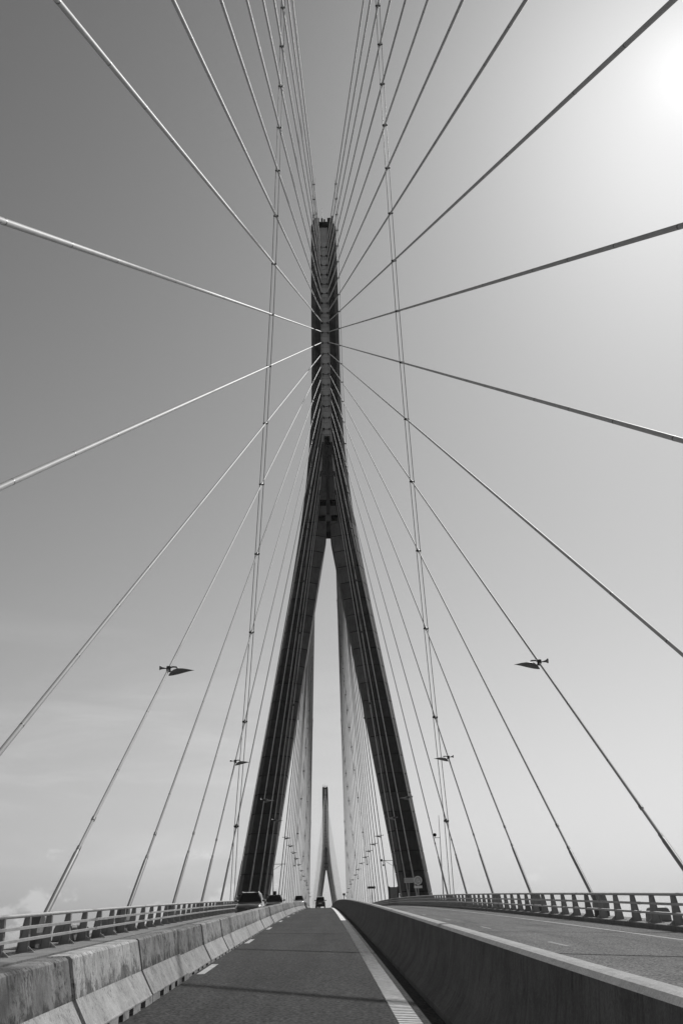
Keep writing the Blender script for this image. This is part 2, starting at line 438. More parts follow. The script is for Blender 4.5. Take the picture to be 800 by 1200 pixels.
# ------------------------------------------------------------------ railings
def railing(side, wh, label):
    r = thing('railing', label, 'railing', (0, 0, 0))
    s = side; xin = 10.25
    mb = MB()
    # tapered I-section post: web, two flanges, foot plate and road-side gusset
    web = [(0.0, 0.0), (0.34, 0.0), (0.15, 0.94), (0.0, 0.94)]
    mb.loft([[(s * x, -0.015, h) for x, h in web], [(s * x, 0.015, h) for x, h in web]])
    mb.loft([[(s * 0.0, -0.07, 0), (s * 0.0, 0.07, 0), (s * 0.02, 0.07, 0), (s * 0.02, -0.07, 0)], [(s * 0.0, -0.07, 0.94), (s * 0.0, 0.07, 0.94), (s * 0.02, 0.07, 0.94), (s * 0.02, -0.07, 0.94)]])
    mb.loft([[(s * 0.33, -0.07, 0), (s * 0.33, 0.07, 0), (s * 0.355, 0.07, 0), (s * 0.355, -0.07, 0)], [(s * 0.14, -0.05, 0.94), (s * 0.14, 0.05, 0.94), (s * 0.165, 0.05, 0.94), (s * 0.165, -0.05, 0.94)]])
    mb.box(s * -0.2, s * 0.42, -0.13, 0.13, 0.0, 0.022)
    tri = [(-0.17, 0.022), (-0.002, 0.022), (-0.002, 0.16)]
    mb.loft([[(s * x, -0.012, h) for x, h in tri], [(s * x, 0.012, h) for x, h in tri]])
    pm = mb.mesh('post', M_POST)
    first = -9.7 if s > 0 else -10.2
    sp = 2.41
    y = first
    while y < 262:
        o = link('post', pm, r); o.location = (s * xin, y, dz(y) + wh); o.rotation_euler = (math.atan(slope(y)), 0, 0); y += sp
    def rail_line(pts_sec, name):
        strip([(s * x, wh + h) for x, h in pts_sec], -24, 330, 2.41, smooth=False).build(name, M_RAIL, r)
    circ = [(xin + 0.075 + 0.068 * math.cos(a), 0.985 + 0.055 * math.sin(a)) for a in [2 * math.pi * k / 10 for k in range(10)]]
    strip([(s * x, wh + h) for x, h in circ], -24, 330, 2.41, smooth=True).build('top_rail', M_RAIL, r)
    for h in (0.36, 0.67):
        rail_line([(xin - 0.075, h - 0.035), (xin - 0.003, h - 0.045), (xin - 0.003, h + 0.045), (xin - 0.075, h + 0.035)], 'rail')
    # bolted rail joints
    mb = MB()
    y = first + 1.2
    while y < 120:
        for h in (0.36, 0.67):
            mb.box(s * (xin - 0.082), s * (xin - 0.0), y - 0.16, y + 0.16, h - 0.05, h + 0.05, fn=lambda X, Y, Z: (X, Y, Z + dz(Y) + wh))
        y += sp * 5
    mb.build('rail_joint', M_GALV, r)
    return r
railing(-1, WL, 'grey steel railing with tapered posts and three rails along the left deck edge')
railing(1, WR, 'grey steel railing with tapered posts and three rails along the right deck edge')

# ------------------------------------------------------------------ pylons
ZD = 9.365           # height datum of the pylons (deck level there)
def interp(tab, h):
    if h <= tab[0][0]: return tab[0][1]
    for (a, va), (b, vb) in zip(tab, tab[1:]):
        if h <= b: return va + (vb - va) * (h - a) / (b - a)
    return tab[-1][1]
T_O = [(-62, 28.0), (3, 17.25), (58, 8.15), (66, 6.92), (73, 5.88), (79, 5.08), (85, 4.42), (92, 3.84), (97.5, 3.50), (104, 3.27), (112, 3.15), (136, 3.07), (156, 2.9)]
T_B = [(-62, 21.85), (3, 12.45), (58, 4.45), (72, 2.8), (78, 2.1), (88, 1.42), (97, 1.05), (156, 0.98)]
APEX = 73.8
def fo(h): return interp(T_O, h)
def fb(h): return interp(T_B, h)
def fx(h): return max(0.36, 0.1632 * (APEX - h) + 0.1)
YF, YB = -2.0, 5.0              # front and back faces, measured from the pylon's front datum
def leg_ring(s, h, inset=0.0):
    o, b, xi = fo(h) - inset, fb(h) + inset * 0.3, fx(h) + inset
    f, k = YF + inset, YB - inset
    P = [(b, f), (o - 0.95, f), (o, f + 2.4), (o, k - 2.4), (o - 0.95, k), (b, k), (xi, k - 1.1), (xi, f + 1.1)]
    return [(s * x, y, h) for x, y in P]
def head_ring(s, h, inset=0.0):
    o, b = fo(h) - inset, fb(h)
    f, k = YF + inset, YB - inset
    q = interp([(APEX, 2.4), (97, 1.4)], h); w = interp([(APEX, 0.95), (97, 0.75)], h)
    P = [(b, f), (o - w, f), (o, f + q), (o, k - q), (o - w, k), (b, k), (b, k - 0.95), (b, f + 0.95)]
    return [(s * x, y, h) for x, y in P]
HK = [154.21, 151.61, 148.87, 146.15, 143.48, 140.82, 138.13, 135.38, 132.63, 129.98, 127.24, 124.36, 121.68, 118.96, 116.18, 113.45, 110.73, 107.85, 105.08]
HK = [1.63 + (h - 1.63) * 1.0077 - ZD for h in HK] + [90.0, 85.0, 80.4, 76.5]     # anchor levels above the deck
LIFT, JP = 3.42, 5.95
def build_pylon(label):
    p = thing('bridge_pylon', label, 'pylon', (0, D, ZD))
    for s in (-1, 1):
        mb = MB(); mb.loft([leg_ring(s, h, 0.22) for h in (-58, -20, JP - LIFT * 2 + 0.2, 20, 40, 58, 66, APEX)])
        leg = mb.build('leg', M_DARK, p)
        mb = MB(); mb.loft([leg_ring(s, h) for h in (-58.5, -40, -20, JP - LIFT * 2 - 0.06)])
        mb.build('lower_shaft', M_CONC, leg)
        h = JP - LIFT * 2
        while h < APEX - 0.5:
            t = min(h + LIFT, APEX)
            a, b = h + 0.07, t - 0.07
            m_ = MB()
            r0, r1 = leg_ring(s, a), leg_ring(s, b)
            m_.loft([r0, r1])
            # facets 5,6,7 form the inner flank: caught light painted in; outer chamfers too
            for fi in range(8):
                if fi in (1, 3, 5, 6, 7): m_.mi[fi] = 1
            m_.build('concrete_lift', [M_CONC, M_CONC_LIT], leg)
            h += LIFT
        # head flange
        mb = MB(); hs = [APEX + 0.05, 76, 79, 82, 85, 88.5, 92, 95, 97.5, 101, 104, 112, 124, 136, 150, 152.6]
        rings = [head_ring(s, h) for h in hs]
        top = [(x * 1.0 if abs(x) < 2.2 else x * 0.86, y * 0.9 + 0.15, 154.2) for x, y, z in head_ring(s, 153)]
        rings.append(top)
        mb.loft(rings); hd = mb.build('head_flange', M_CONC, p)
        # pour joints of the head as thin raised bands
        mb = MB()
        # lightning rod brackets, small lamps on the crown
        mb.tube([(s * 2.2, 0, 154.1), (s * 2.2, 0, 155.9)], 0.05, 6); mb.box(s * 2.05, s * 2.45, -0.2, 0.2, 155.7, 156.1)
        if s < 0: mb.tube([(s * 1.5, -1, 154.1), (s * 1.5, -1, 156.2)], 0.05, 6); mb.box(s * 1.35, s * 1.75, -1.2, -0.8, 155.9, 156.3)
        mb.build('crown_lamp', M_CLAMP, p)
    for fy, q in ((YF + 0.95, -1), (YB - 0.95, 1)):
        # recessed strip between the flanges: one pale panel per pair of cables
        lv = [HK[0] + 6.9, HK[0] + 1.36] + [(HK[i] + HK[i + 1]) / 2 for i in range(18)] + [HK[18] - 1.5]
        lv.append(lv[-1] - 1.9)
        for a, b in zip(lv[1:], lv):
            mb = MB(); w0 = fb(a) - 0.004; w1 = fb(b) - 0.004
            y0, y1 = sorted((fy, fy - q * 0.6))
            def ring(h, w): return [(-w, y0, h), (w, y0, h), (w, y1, h), (-w, y1, h)]
            mb.loft([ring(a + 0.03, w0), ring(b - 0.03, w1)])
            pn = mb.build('anchor_panel', M_PANEL, p)
        for i in range(19):
            mb = MB()
            for s in (-1, 1):
                mb.tube([(s * 0.60, fy - q * 0.1, HK[i] - 0.1), (s * 0.66, fy + q * 0.45, HK[i] - 0.5)], 0.24, 8)
            mb.box(-0.42, 0.42, fy - 0.06, fy + 0.06, HK[i] - 0.32, HK[i] - 0.2)
            mb.build('anchor_socket', M_CLAMP, p)
        # web between the flanges below the strip: faces with four openings
        lo = APEX + 0.0
        hb = lv[-1]
        def wx(h): return fb(h) - 0.004
        def piece(h0, h1, xa, xb, yy0=None, yy1=None):
            mb = MB(); y0, y1 = sorted((fy, fy - q * 0.5)); 
            A = [max(-wx(h0), min(wx(h0), x)) for x in (xa, xb)]; B = [max(-wx(h1), min(wx(h1), x)) for x in (xa, xb)]
            mb.loft([[(A[0], y0, h0), (A[1], y0, h0), (A[1], y1, h0), (A[0], y1, h0)], [(B[0], y0, h1), (B[1], y0, h1), (B[1], y1, h1), (B[0], y1, h1)]])
            return mb.build('web_panel', M_CONC_LIT, p)
        bands = [(hb - 0.02, 90.0), (89.97, 85.0), (84.97, 81.2)]
        for b, a in bands: piece(a, b, -9, 9)
        piece(79.4, 81.17, -9, 9)
        for xa, xb in ((-9, -1.65), (-0.40, 0.40), (1.65, 9)): piece(78.0, 79.37, xa, xb)
        piece(75.9, 77.97, -9, 9)
        for xa, xb in ((-9, -1.95), (-0.62, 0.62), (1.95, 9)): piece(74.5, 75.87, xa, xb)
        for xa, xb in ((-9, -0.37), (0.37, 9)): piece(APEX + 0.02, 74.47, xa, xb)
        # raised rib down the middle and dark heads of the web
        mb = MB(); y0, y1 = sorted((fy + q * 0.003, fy + q * 0.22)); mb.box(-0.33, 0.33, y0, y1, 76.0, 92.3); mb.build('web_rib', M_CONC, p)
        mb = MB(); y0, y1 = sorted((fy + q * 0.003, fy + q * 0.3)); mb.box(-0.55, 0.55, y0, y1, 92.4, 94.4); mb.build('web_cap', M_DARK, p)
        for s in (-1, 1):
            for (h0, h1) in ((86.0, 89.2), (81.6, 84.6)):
                mb = MB(); y0, y1 = sorted((fy + q * 0.003, fy + q * 0.28))
                mb.loft([[(s * (wx(h0) - 0.3), y0, h0), (s * (wx(h0) - 0.02), y0, h0), (s * (wx(h0) - 0.02), y1, h0), (s * (wx(h0) - 0.3), y1, h0)],
                         [(s * (wx(h1) - 0.3), y0, h1), (s * (wx(h1) - 0.02), y0, h1), (s * (wx(h1) - 0.02), y1, h1), (s * (wx(h1) - 0.3), y1, h1)]])
                mb.build('anchor_bracket', M_PANEL, p)
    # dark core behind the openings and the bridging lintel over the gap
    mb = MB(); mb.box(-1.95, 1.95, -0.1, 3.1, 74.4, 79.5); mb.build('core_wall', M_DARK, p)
    mb = MB(); mb.box(-0.6, 0.6, -0.4, 3.4, 72.4, 74.3); mb.build('lintel', M_CONC, p)
    # closing beam and gear at the top
    mb = MB(); mb.box(-0.97, 0.97, -1.2, 4.2, 151.7, 153.4); mb.build('top_beam', M_DARK, p)
    mb = MB(); mb.tube([(-0.25, 0, 153.4), (-0.25, 0, 158.6)], [0.07, 0.03], 6); mb.tube([(0.2, 0.5, 153.4), (0.2, 0.5, 155.6)], 0.06, 6)
    mb.box(0.1, 0.5, 0.3, 0.7, 155.1, 155.5); mb.box(-0.5, -0.1, -0.2, 0.2, 154.2, 155.4)
    mb.build('antenna_mast', M_CLAMP, p)
    mb = MB()
    for x in (0.75, 1.35, 1.95): mb.tube([(x, 1, 154.1), (x, 1, 155.3)], 0.03, 5)
    mb.tube([(0.75, 1, 155.3), (1.95, 1, 155.3)], 0.03, 5); mb.build('crown_rail', M_CLAMP, p)
    return p
near_p = build_pylon('huge dark concrete pylon shaped like an upside-down Y, standing astride the deck')
CEN = D + 1.5
far_p = copy_tree(near_p); far_p.location = (0, D + 856, ZD)
far_p['label'] = 'small pale far pylon seen through the gap between the near pylon legs'

# ------------------------------------------------------------------ stay cables
WA = 10.93
def zk(k): return 34.92 + 14.5 * (k - 1) + 3.55 * min(max(k - 6, 0), 2)
WEBF = YF + 0.95
def near_cable(k, s):
    i = k + 11
    y = zk(k); A = Vector((s * WA, y, dz(y) + {1: 1.2, 0: 1.0, -1: 0.75, -2: 0.3}.get(k, 1.2 if k > 1 else 0.4) + s * (0.25 if k < 1 else 0.08)))
    xb = 0.66 if i < 19 else fb(HK[i]) - 0.25
    B = Vector((s * xb, D + WEBF + 0.02, ZD + HK[i]))
    d = (B - A).normalized(); A0 = A - d * ((A.z - dz(y) + 0.05) / d.z)
    return A0, A, B
def dia(k): return 0.185 if k <= -2 else {-1: 0.18, 0: 0.15}.get(k, 0.122)
CABLES = {}
def label_near(k, s):
    side = 'left' if s < 0 else 'right'
    if k >= 2 or (k == 1 and s < 0):
        n = 11 - k
        if n == 1: return 'shortest stay cable on the %s, footed at the railing beside the near pylon' % side
        if k == 1: return 'stay cable carrying the biggest leaf lamp, footed at the left railing'
        return '%s stay cable out from the near pylon among those footed at the %s railing' % (ORD[n], side)
    if s < 0:
        m = {0: 'lowest of the three stay cables running off the left edge of the picture', -1: 'pale stay cable running off the left edge of the picture, middle of three',
             -2: 'thick pale stay cable running off the left edge of the picture, highest of three'}
    else:
        m = {1: 'lowest of the four dark stay cables running off the right edge of the picture', 0: 'second lowest of the four dark stay cables running off the right edge',
             -1: 'second highest of the four dark stay cables running off the right edge', -2: 'highest of the four dark stay cables running off the right edge, just below the sun'}
    if k in m: return m[k]
    n = -2 - k
    if n == 1: return 'overhead stay cable fanning off the top edge, outermost on the %s' % side
    return 'overhead stay cable fanning off the top edge, %s from the outermost on the %s' % (ORD[n], side)
for s in (-1, 1):
    for k in range(-11, 11):
        A0, A, B = near_cable(k, s); CABLES[('near', k, s)] = (A, B)
        c = thing('stay_cable', label_near(k, s), 'stay cable', A0, 'stay cables of the near pylon on this side')
        d = (B - A0).normalized(); L = (B - A0).length; r = dia(k) / 2
        mb = MB(); mb.tube([d * 0.3, d * (L * 0.5), d * L], r, 12); mb.build('sheath', M_CABLE, c)
        ls = (5.2 if k < 3 else 6.2)
        mb = MB(); mb.tube([(0, 0, 0), d * ls, d * (ls + 0.25)], [r * 1.55, r * 1.55, r * 1.1], 12); mb.build('anchor_sleeve', M_SLEEVE, c)
        for q in (ls + 0.22, ls + 2.2):
            mb = MB(); mb.tube([d * q, d * (q + 0.22)], r * 1.32, 12); mb.build('collar', M_SLEEVE, c)
        mb = MB(); q = ls + 6.0
        while q < L - 2: mb.tube([d * q, d * (q + 0.07)], r * 1.035, 12); q += 5.6
        o = mb.build('sheath_seam', M_SEAM, c); o['kind'] = 'stuff'
        # grey sheath end where it enters the pylon
        mb = MB(); mb.tube([d * (L - 2.4), d * (L - 0.05)], r * 1.25, 10); mb.build('upper_sleeve', M_CABLE, c)
        # damper housing round the foot
        wh = (WL if s < 0 else WR) - 1.2 + 1.2
        base = Vector((s * WA, A0.y, dz(A0.y) + wh)) - A0
        mb = MB()
        prof = [(-0.22, -0.42, 0.0), (0.24, 0.30, 0.0), (0.24, 0.42, 0.52), (-0.16, -0.02, 0.98), (-0.22, -0.42, 0.60)]
        side = [(-0.40, 0.0), (0.42, 0.0), (0.55, 0.55), (0.40, 0.98), (0.05, 0.98), (-0.40, 0.5)]
        mb.loft([[base + Vector((-0.24, y_, z_)) for y_, z_ in side], [base + Vector((0.24, y_, z_)) for y_, z_ in side]])
        mb.build('anchor_housing', M_HOUS, c)
        mb = MB(); mb.box(-0.26, 0.26, -0.43, 0.58, 0.32, 0.62, fn=lambda X, Y, Z: base + Vector((X, Y, Z))); mb.build('housing_band', M_HOUSL, c)

def main_anchor(n): return CEN + (16 + 14.5 * n if n < 8 else 16 + 101.5 + 19.65 * (n - 7))
MID2 = 2 * (CEN + 428)
for s in (-1, 1):
    side = 'left' if s < 0 else 'right'
    for n in range(23):
        y = main_anchor(n); hk = HK[22 - n]
        A = Vector((s * WA, y, dz(y) + 0.0)); xb = 0.66 if 22 - n < 19 else fb(hk) - 0.25
        B = Vector((s * xb, D + YB - 0.97, ZD + hk)); CABLES[('main', n, s)] = (A, B)
        mb = MB(); mb.tube([A - A, (B - A) * 0.5, B - A], 0.085, 8)
        o = mb.build('stay_cable', M_CABLE2); o.location = A
        tag(o, 'thin main span stay cable in the dense bundle behind the near pylon, %s plane' % side, 'stay cable', 'main span stay cables behind the near pylon, %s plane' % side)
        # the far pylon's half of the main span and its own back stays
        A2 = Vector((A.x, MID2 - A.y, A.z)); B2 = Vector((B.x, MID2 - B.y, B.z))
        mb = MB(); mb.tube([A2 - A2, B2 - A2], 0.085, 6); o = mb.build('stay_cable', M_CABLE2); o.location = A2
        tag(o, 'very thin stay cable of the far pylon on its %s front fan' % side, 'stay cable', 'front stay cables of the far pylon, %s plane' % side)
        if n < 22:
            a, A3, B3 = near_cable(10 - n, s)
            A4 = Vector((A3.x, MID2 - A3.y, dz(MID2 - A3.y))); B4 = Vector((B3.x, MID2 - B3.y, B3.z))
            mb = MB(); mb.tube([A4 - A4, B4 - A4], 0.07, 5); o = mb.build('stay_cable', M_CABLE2); o.location = A4
            tag(o, 'very thin stay cable behind the far pylon on its %s back fan' % side, 'stay cable', 'back stay cables of the far pylon, %s plane' % side)

# ------------------------------------------------------------------ cross ties: twin rods clamped to every cable they meet
def cross_tie(kind, s, u0, h0, label, group, sgn, lo=None, hi=None, foot=None):
    pts = []
    for key, (A, B) in CABLES.items():
        if key[0] != kind or key[2] != s: continue
        # plane: u = u0 + .425 (h - h0), u measured from the pylon axis, h above pylon deck level
        def fpl(P): return sgn * (P.y - CEN) - (u0 + 0.425 * ((P.z - ZD) - h0))
        a, b = fpl(A), fpl(B)
        if a * b > 0: continue
        t = a / (a - b); P = A + (B - A) * t
        if t > 0.03 and t < 0.975: pts.append((P.z, P, (B - A).normalized()))
    pts.sort(key=lambda q: q[0])
    if len(pts) < 2: return
    P0 = pts[0][1]
    c = thing('cross_tie', label, 'cable tie', P0, group)
    line = [q[1] for q in pts]
    ext = line[-1] + (line[-1] - line[-2]).normalized() * 1.2
    start = []
    if foot is not None: start = [Vector(foot)]
    for e in (-0.18, 0.18):
        mb = MB(); mb.tube([p + Vector((e, 0, 0)) - P0 for p in start + line + [ext]], 0.032, 6); mb.build('tie_rod', M_ROD, c)
    for z_, p, d in pts:
        mb = MB(); q = p - P0
        mb.tube([q + Vector((-0.25, 0, 0)), q + Vector((0.25, 0, 0))], 0.085, 8)
        mb.tube([q - d * 0.2, q + d * 0.2], 0.125, 10)
        mb.build('clamp', M_CLAMP, c)
for s in (-1, 1):
    side = 'left' if s < 0 else 'right'
    cross_tie('near', s, 118.9, 78.3, 'long double rod cross tie clamped to the near stay cables, well %s of the pylon' % side, 'twin-rod cross ties of the near cables', -1,
              foot=(s * 10.9, 103.2, dz(103.2) + 0.2))
    cross_tie('near', s, 45.6, 120.6, 'double rod cross tie hugging the %s edge of the near pylon' % side, 'twin-rod cross ties of the near cables', -1)
    for nth, u0, h0 in (('nearest the pylon', 45.6, 120.6), ('second from the pylon', 118.9, 78.3), ('third from the pylon', 200, 70), ('farthest from the pylon', 290, 50)):
        cross_tie('main', s, u0, h0, 'thin cross tie in the %s main span bundle, %s' % (side, nth), 'cross ties of the main span, %s plane' % side, 1)

# ------------------------------------------------------------------ lamps clamped to the cables
def lamp_meshes():
    leaf = [(0.02, -0.29, -0.35, 0.03), (0.12, -0.14, -0.34, 0.14), (0.28, -0.02, -0.31, 0.24), (0.48, 0.04, -0.26, 0.29), (0.75, 0.035, -0.19, 0.26), (1.0, 0.0, -0.13, 0.17), (1.25, -0.05, -0.085, 0.06), (1.36, -0.065, -0.075, 0.012)]
    mb = MB(); rings = []
    for x, zu, zl, w in leaf:
        zc = (zu + zl) / 2; hh = (zu - zl) / 2
        rings.append([(x, w * math.cos(a), zc + hh * math.sin(a)) for a in [2 * math.pi * j / 12 for j in range(12)]])
    mb.loft(rings, smooth=True); a = mb.mesh('reflector', M_LAMP)
    mb = MB(); mb.tube([(0, 0, 0.06), (0.22, 0, 0.14), (0.42, 0, 0.12), (0.5, 0, 0.02)], 0.045, 8)
    mb.tube([(0.05, 0, -0.05), (0.25, 0, -0.13)], 0.015, 6); b = mb.mesh('arm', M_LAMP)
    mb = MB(); mb.tube([(0, 0, 0.04), (-0.18, 0, 0.06), (-0.34, 0, 0.08), (-0.46, 0, 0.10), (-0.47, 0, 0.10)], [0.03, 0.03, 0.06, 0.13, 0.14], 10); c = mb.mesh('projector', M_LAMP)
    mb = MB(); mb.tube([(0, 0, -0.12), (0, 0, 0.16)], 0.12, 10); e = mb.mesh('clamp', M_CLAMP)
    return a, b, c, e
LM = lamp_meshes()
def cable_lamp(A, B, hd, s, label, group):
    t = 0.0
    for i in range(2000):
        t = i / 2000; P = A + (B - A) * t
        if P.z - dz(P.y) >= hd: break
    c = thing('cable_lamp', label, 'street lamp', P, group)
    c.rotation_euler = (0, 0, 0 if s < 0 else math.pi)
    for n, me in zip(('reflector', 'arm', 'projector', 'clamp'), LM): link(n, me, c)
names = {1: 'biggest and nearest leaf lamp on the %s, clamped to a stay cable', 4: 'second biggest leaf lamp on the %s, on a stay cable clear of the pylon',
         7: 'pale leaf lamp against the %s pylon leg, higher of two', 9: 'pale leaf lamp against the %s pylon leg, lower of two'}
for s in (-1, 1):
    side = 'left' if s < 0 else 'right'
    for k in (1, 4, 7, 9):
        A, B = CABLES[('near', k, s)]
        cable_lamp(A, B, {1: 12.72, 4: 12.95, 7: 13.45, 9: 13.1}[k], s, names[k] % side, 'leaf lamps clamped to the stay cables')
    for n in range(0, 23, 1):
        if n < 8 and n % 2: continue
        if n >= 8 and n % 2: continue
        A, B = CABLES[('main', n, s)]
        cable_lamp(A, B, 12.9, s, 'tiny lamp in the receding row beyond the near pylon, %s side' % side, 'lamps receding along the main span, %s side' % side)

# ------------------------------------------------------------------ equipment on the walkways
def cover(x, y, wh, label, ln=0.95, hh=0.55):
    c = thing('equipment_cover', label, 'cover', (x, y, dz(y) + wh), 'rounded grey covers behind the railings')
    mb = MB(); rings = []
    for t, q in ((0, 0.72), (0.05, 0.9), (0.16, 1.0), (0.84, 1.0), (0.95, 0.88), (1.0, 0.62)):
        w, h = 0.36 * (0.9 + 0.1 * q), hh * q
        rings.append([(-w, ln * t, 0.03), (w, ln * t, 0.03), (w * 0.96, ln * t, h * 0.72), (w * 0.82, ln * t, h * 0.92), (w * 0.55, ln * t, h), (-w * 0.55, ln * t, h), (-w * 0.82, ln * t, h * 0.92), (-w * 0.96, ln * t, h * 0.72)])
    mb.loft(rings, smooth=False); mb.build('shell', M_HOUSL, c)
    mb = MB(); mb.box(-0.45, 0.45, -0.1, ln + 0.1, 0, 0.028); mb.build('base_plate', M_HOUS, c)
cover(11.0, 39.6, WR, 'rounded grey cover behind the right railing, near the right edge of the picture')
cover(-11.0, 37.6, WL, 'rounded grey cover behind the left railing, left one of two side by side', 0.9, 0.6)
cover(-11.0, 39.3, WL, 'rounded grey cover behind the left railing, right one of two side by side', 1.1, 0.5)
cover(-11.05, 44.6, WL, 'rounded grey cover behind the left railing, just left of the second cable foot', 0.9, 0.6)

# road signs on the right
def disc(mb, x, y, z, r, t, n=28, mi=0):
    ring = [(x + r * math.cos(2 * math.pi * j / n), z + r * math.sin(2 * math.pi * j / n)) for j in range(n)]
    mb.loft([[(a, y, b) for a, b in ring], [(a, y + t, b) for a, b in ring]], mi=mi)
YS = 140.0
zs = dz(YS) + WR
c = thing('round_sign', 'round traffic sign over a small plate on a post, before the right pylon leg', 'road sign', (10.85, YS, zs))
z0 = 10.76 - zs + 0.1
mb = MB(); disc(mb, 0, -0.02, z0, 0.56, 0.03, mi=0); disc(mb, 0, -0.035, z0, 0.46, 0.012, mi=1); mb.build('sign_disc', [M_SIGN, M_SIGNG], c)
mb = MB()
arc = [(-0.16, -0.26), (-0.16, 0.02)] + [(-0.02 + 0.14 * math.cos(a), 0.02 + 0.16 * math.sin(a)) for a in [math.pi - math.pi * k / 8 for k in range(9)]] + [(0.12, -0.14)]
mb.tube([(x, -0.05, z0 + z) for x, z in arc], 0.045, 6); mb.loft([[(0.0, -0.062, z0 - 0.1), (0.24, -0.062, z0 - 0.1), (0.12, -0.062, z0 - 0.28)], [(0.0, -0.045, z0 - 0.1), (0.24, -0.045, z0 - 0.1), (0.12, -0.045, z0 - 0.28)]])
mb.build('pictogram', M_SIGN, c)
mb = MB(); mb.box(-0.54, 0.54, -0.02, 0.01, z0 - 0.98, z0 - 0.66); mb.build('sub_plate', M_SIGN, c)
mb = MB(); mb.box(-0.07, 0.07, 0.012, 0.09, 0, z0 + 0.4); mb.build('sign_post', M_GALV, c)
c = thing('panel_sign', 'blank pale rectangular sign on a post, left of the round sign', 'road sign', (9.62, YS, zs))
z1 = z0 + 0.04
mb = MB(); mb.box(-0.60, 0.60, -0.02, 0.01, z1 - 0.3, z1 + 0.3); mb.build('sign_panel', M_SIGN, c)
mb = MB(); mb.box(-0.56, 0.56, -0.026, -0.021, z1 - 0.26, z1 + 0.26); mb.build('sign_face', M_SIGNG, c)
mb = MB(); mb.box(-0.06, 0.06, 0.012, 0.09, 0, z1 + 0.1); mb.build('sign_post', M_GALV, c)
# dark board beyond the pylon
yb = 270.0
c = thing('lane_board', 'small dark horizontal board on a post beyond the pylon, right of the median', 'road sign', (10.4, yb, dz(yb) + WR))
zb = 17.95 - dz(yb) - WR
mb = MB(); mb.box(-1.0, 1.0, 0, 0.1, zb - 0.28, zb + 0.28); mb.build('board', M_SIGND, c)
mb = MB(); mb.box(-0.06, 0.06, 0.1, 0.2, 0, zb); mb.build('board_post', M_GALV, c)
# marker on the median
ym = 107.0
c = thing('median_marker', 'tiny dark marker standing on top of the median barrier near the crest', 'marker', (0.24, ym, dz(ym) + 1.07))
mb = MB(); mb.tube([(0, 0, -0.01), (0, 0, 0.34)], 0.035, 6); mb.build('stem', M_CLAMP, c)
mb = MB(); mb.box(-0.13, 0.13, -0.03, 0.03, 0.34, 0.55); mb.build('plate', M_SIGND, c)
# camera mast right
yc = 111.5
c = thing('camera_mast', 'thin mast with a dark ball camera on a short arm, behind the right railing', 'camera mast', (10.95, yc, dz(yc) + WR))
mb = MB(); mb.tube([(0, 0, 0), (0, 0, 9.2)], [0.06, 0.025], 8); mb.build('mast', M_LAMP, c)
mb = MB(); mb.tube([(0, 0, 6.85), (-0.55, 0, 6.85)], 0.03, 6); mb.tube([(-0.55, 0, 6.8), (-0.55, 0, 7.05)], 0.03, 6); mb.build('arm', M_LAMP, c)
mb = MB(); rr = 0.19
mb.loft([[(-0.55 + rr * math.sin(a) * math.cos(b), rr * math.sin(a) * math.sin(b), 7.16 - rr * math.cos(a)) for b in [2 * math.pi * j / 12 for j in range(12)]] for a in [0.05 + (math.pi - 0.1) * i / 8 for i in range(9)]], smooth=True)
mb.build('ball_camera', M_RUBBER, c)
# bracket poles beyond the pylon
def bracket_pole(x, y, s, htop, lab, camera):
    c = thing('bracket_pole', lab, 'pole', (x, y, dz(y) + 0.2))
    mb = MB(); mb.tube([(0, 0, 0), (0, 0, htop + 0.3)], 0.08, 8); mb.build('mast', M_LAMP, c)
    mb = MB(); mb.tube([(0, 0, htop), (s * 2.3, 0, htop)], 0.055, 6); mb.tube([(0, 0, htop - 1.0), (s * 1.7, 0, htop)], 0.035, 6)
    mb.build('arm', M_LAMP, c)
    if camera:
        mb = MB(); mb.box(s * 2.25 - 0.2, s * 2.25 + 0.2, -0.25, 0.25, htop - 0.15, htop + 0.25); mb.tube([(s * 1.9, 0, htop), (s * 1.9, 0, htop - 0.7)], 0.05, 6); mb.box(s * 1.9 - 0.15, s * 1.9 + 0.15, -0.15, 0.15, htop - 1.0, htop - 0.7); mb.build('camera_head', M_CLAMP, c)
bracket_pole(-11.2, 191.5, 1, 7.5, 'pole with a braced arm reaching inward, beyond the left pylon leg', False)
bracket_pole(11.6, 200, -1, 8.1, 'pole with an arm and hanging camera, beyond the right pylon leg', True)
# cabinets by the pylon legs
def cabinet(x, y, wd, ht, lab, open_frame):
    c = thing('equipment_cabinet', lab, 'cabinet', (x, y, dz(y) + 0.2))
    mb = MB(); mb.box(-wd / 2, wd / 2, 0, 0.9, 0, ht); mb.build('body', M_HOUSL if open_frame else M_HOUS, c)
    mb = MB()
    for q in (-1, 1): mb.box(q * wd / 2 - 0.14, q * wd / 2 + 0.14, -0.12, 0.95, 0, ht + 0.12)
    mb.build('corner_post', M_CLAMP, c)
    mb = MB(); mb.box(-wd / 2 + 0.16, -0.02, -0.05, -0.003, 0.15, ht - 0.12); mb.build('door', M_HOUSL if open_frame else M_HOUS, c)
    mb = MB(); mb.box(0.02, wd / 2 - 0.16, -0.05, -0.003, 0.15, ht - 0.12); mb.build('door', M_HOUSL if open_frame else M_HOUS, c)
    if not open_frame:
        mb = MB(); mb.box(-0.1, 0.5, 0.2, 0.6, ht + 0.002, ht + 0.7); mb.build('vent_box', M_CLAMP, c)
cabinet(11.3, 197, 1.7, 3.2, 'grey cabinet between dark posts, left of the right pylon leg foot', True)
cabinet(-11.0, 189.5, 1.7, 2.1, 'dark cabinet with a vent box, right of the left pylon leg foot', False)

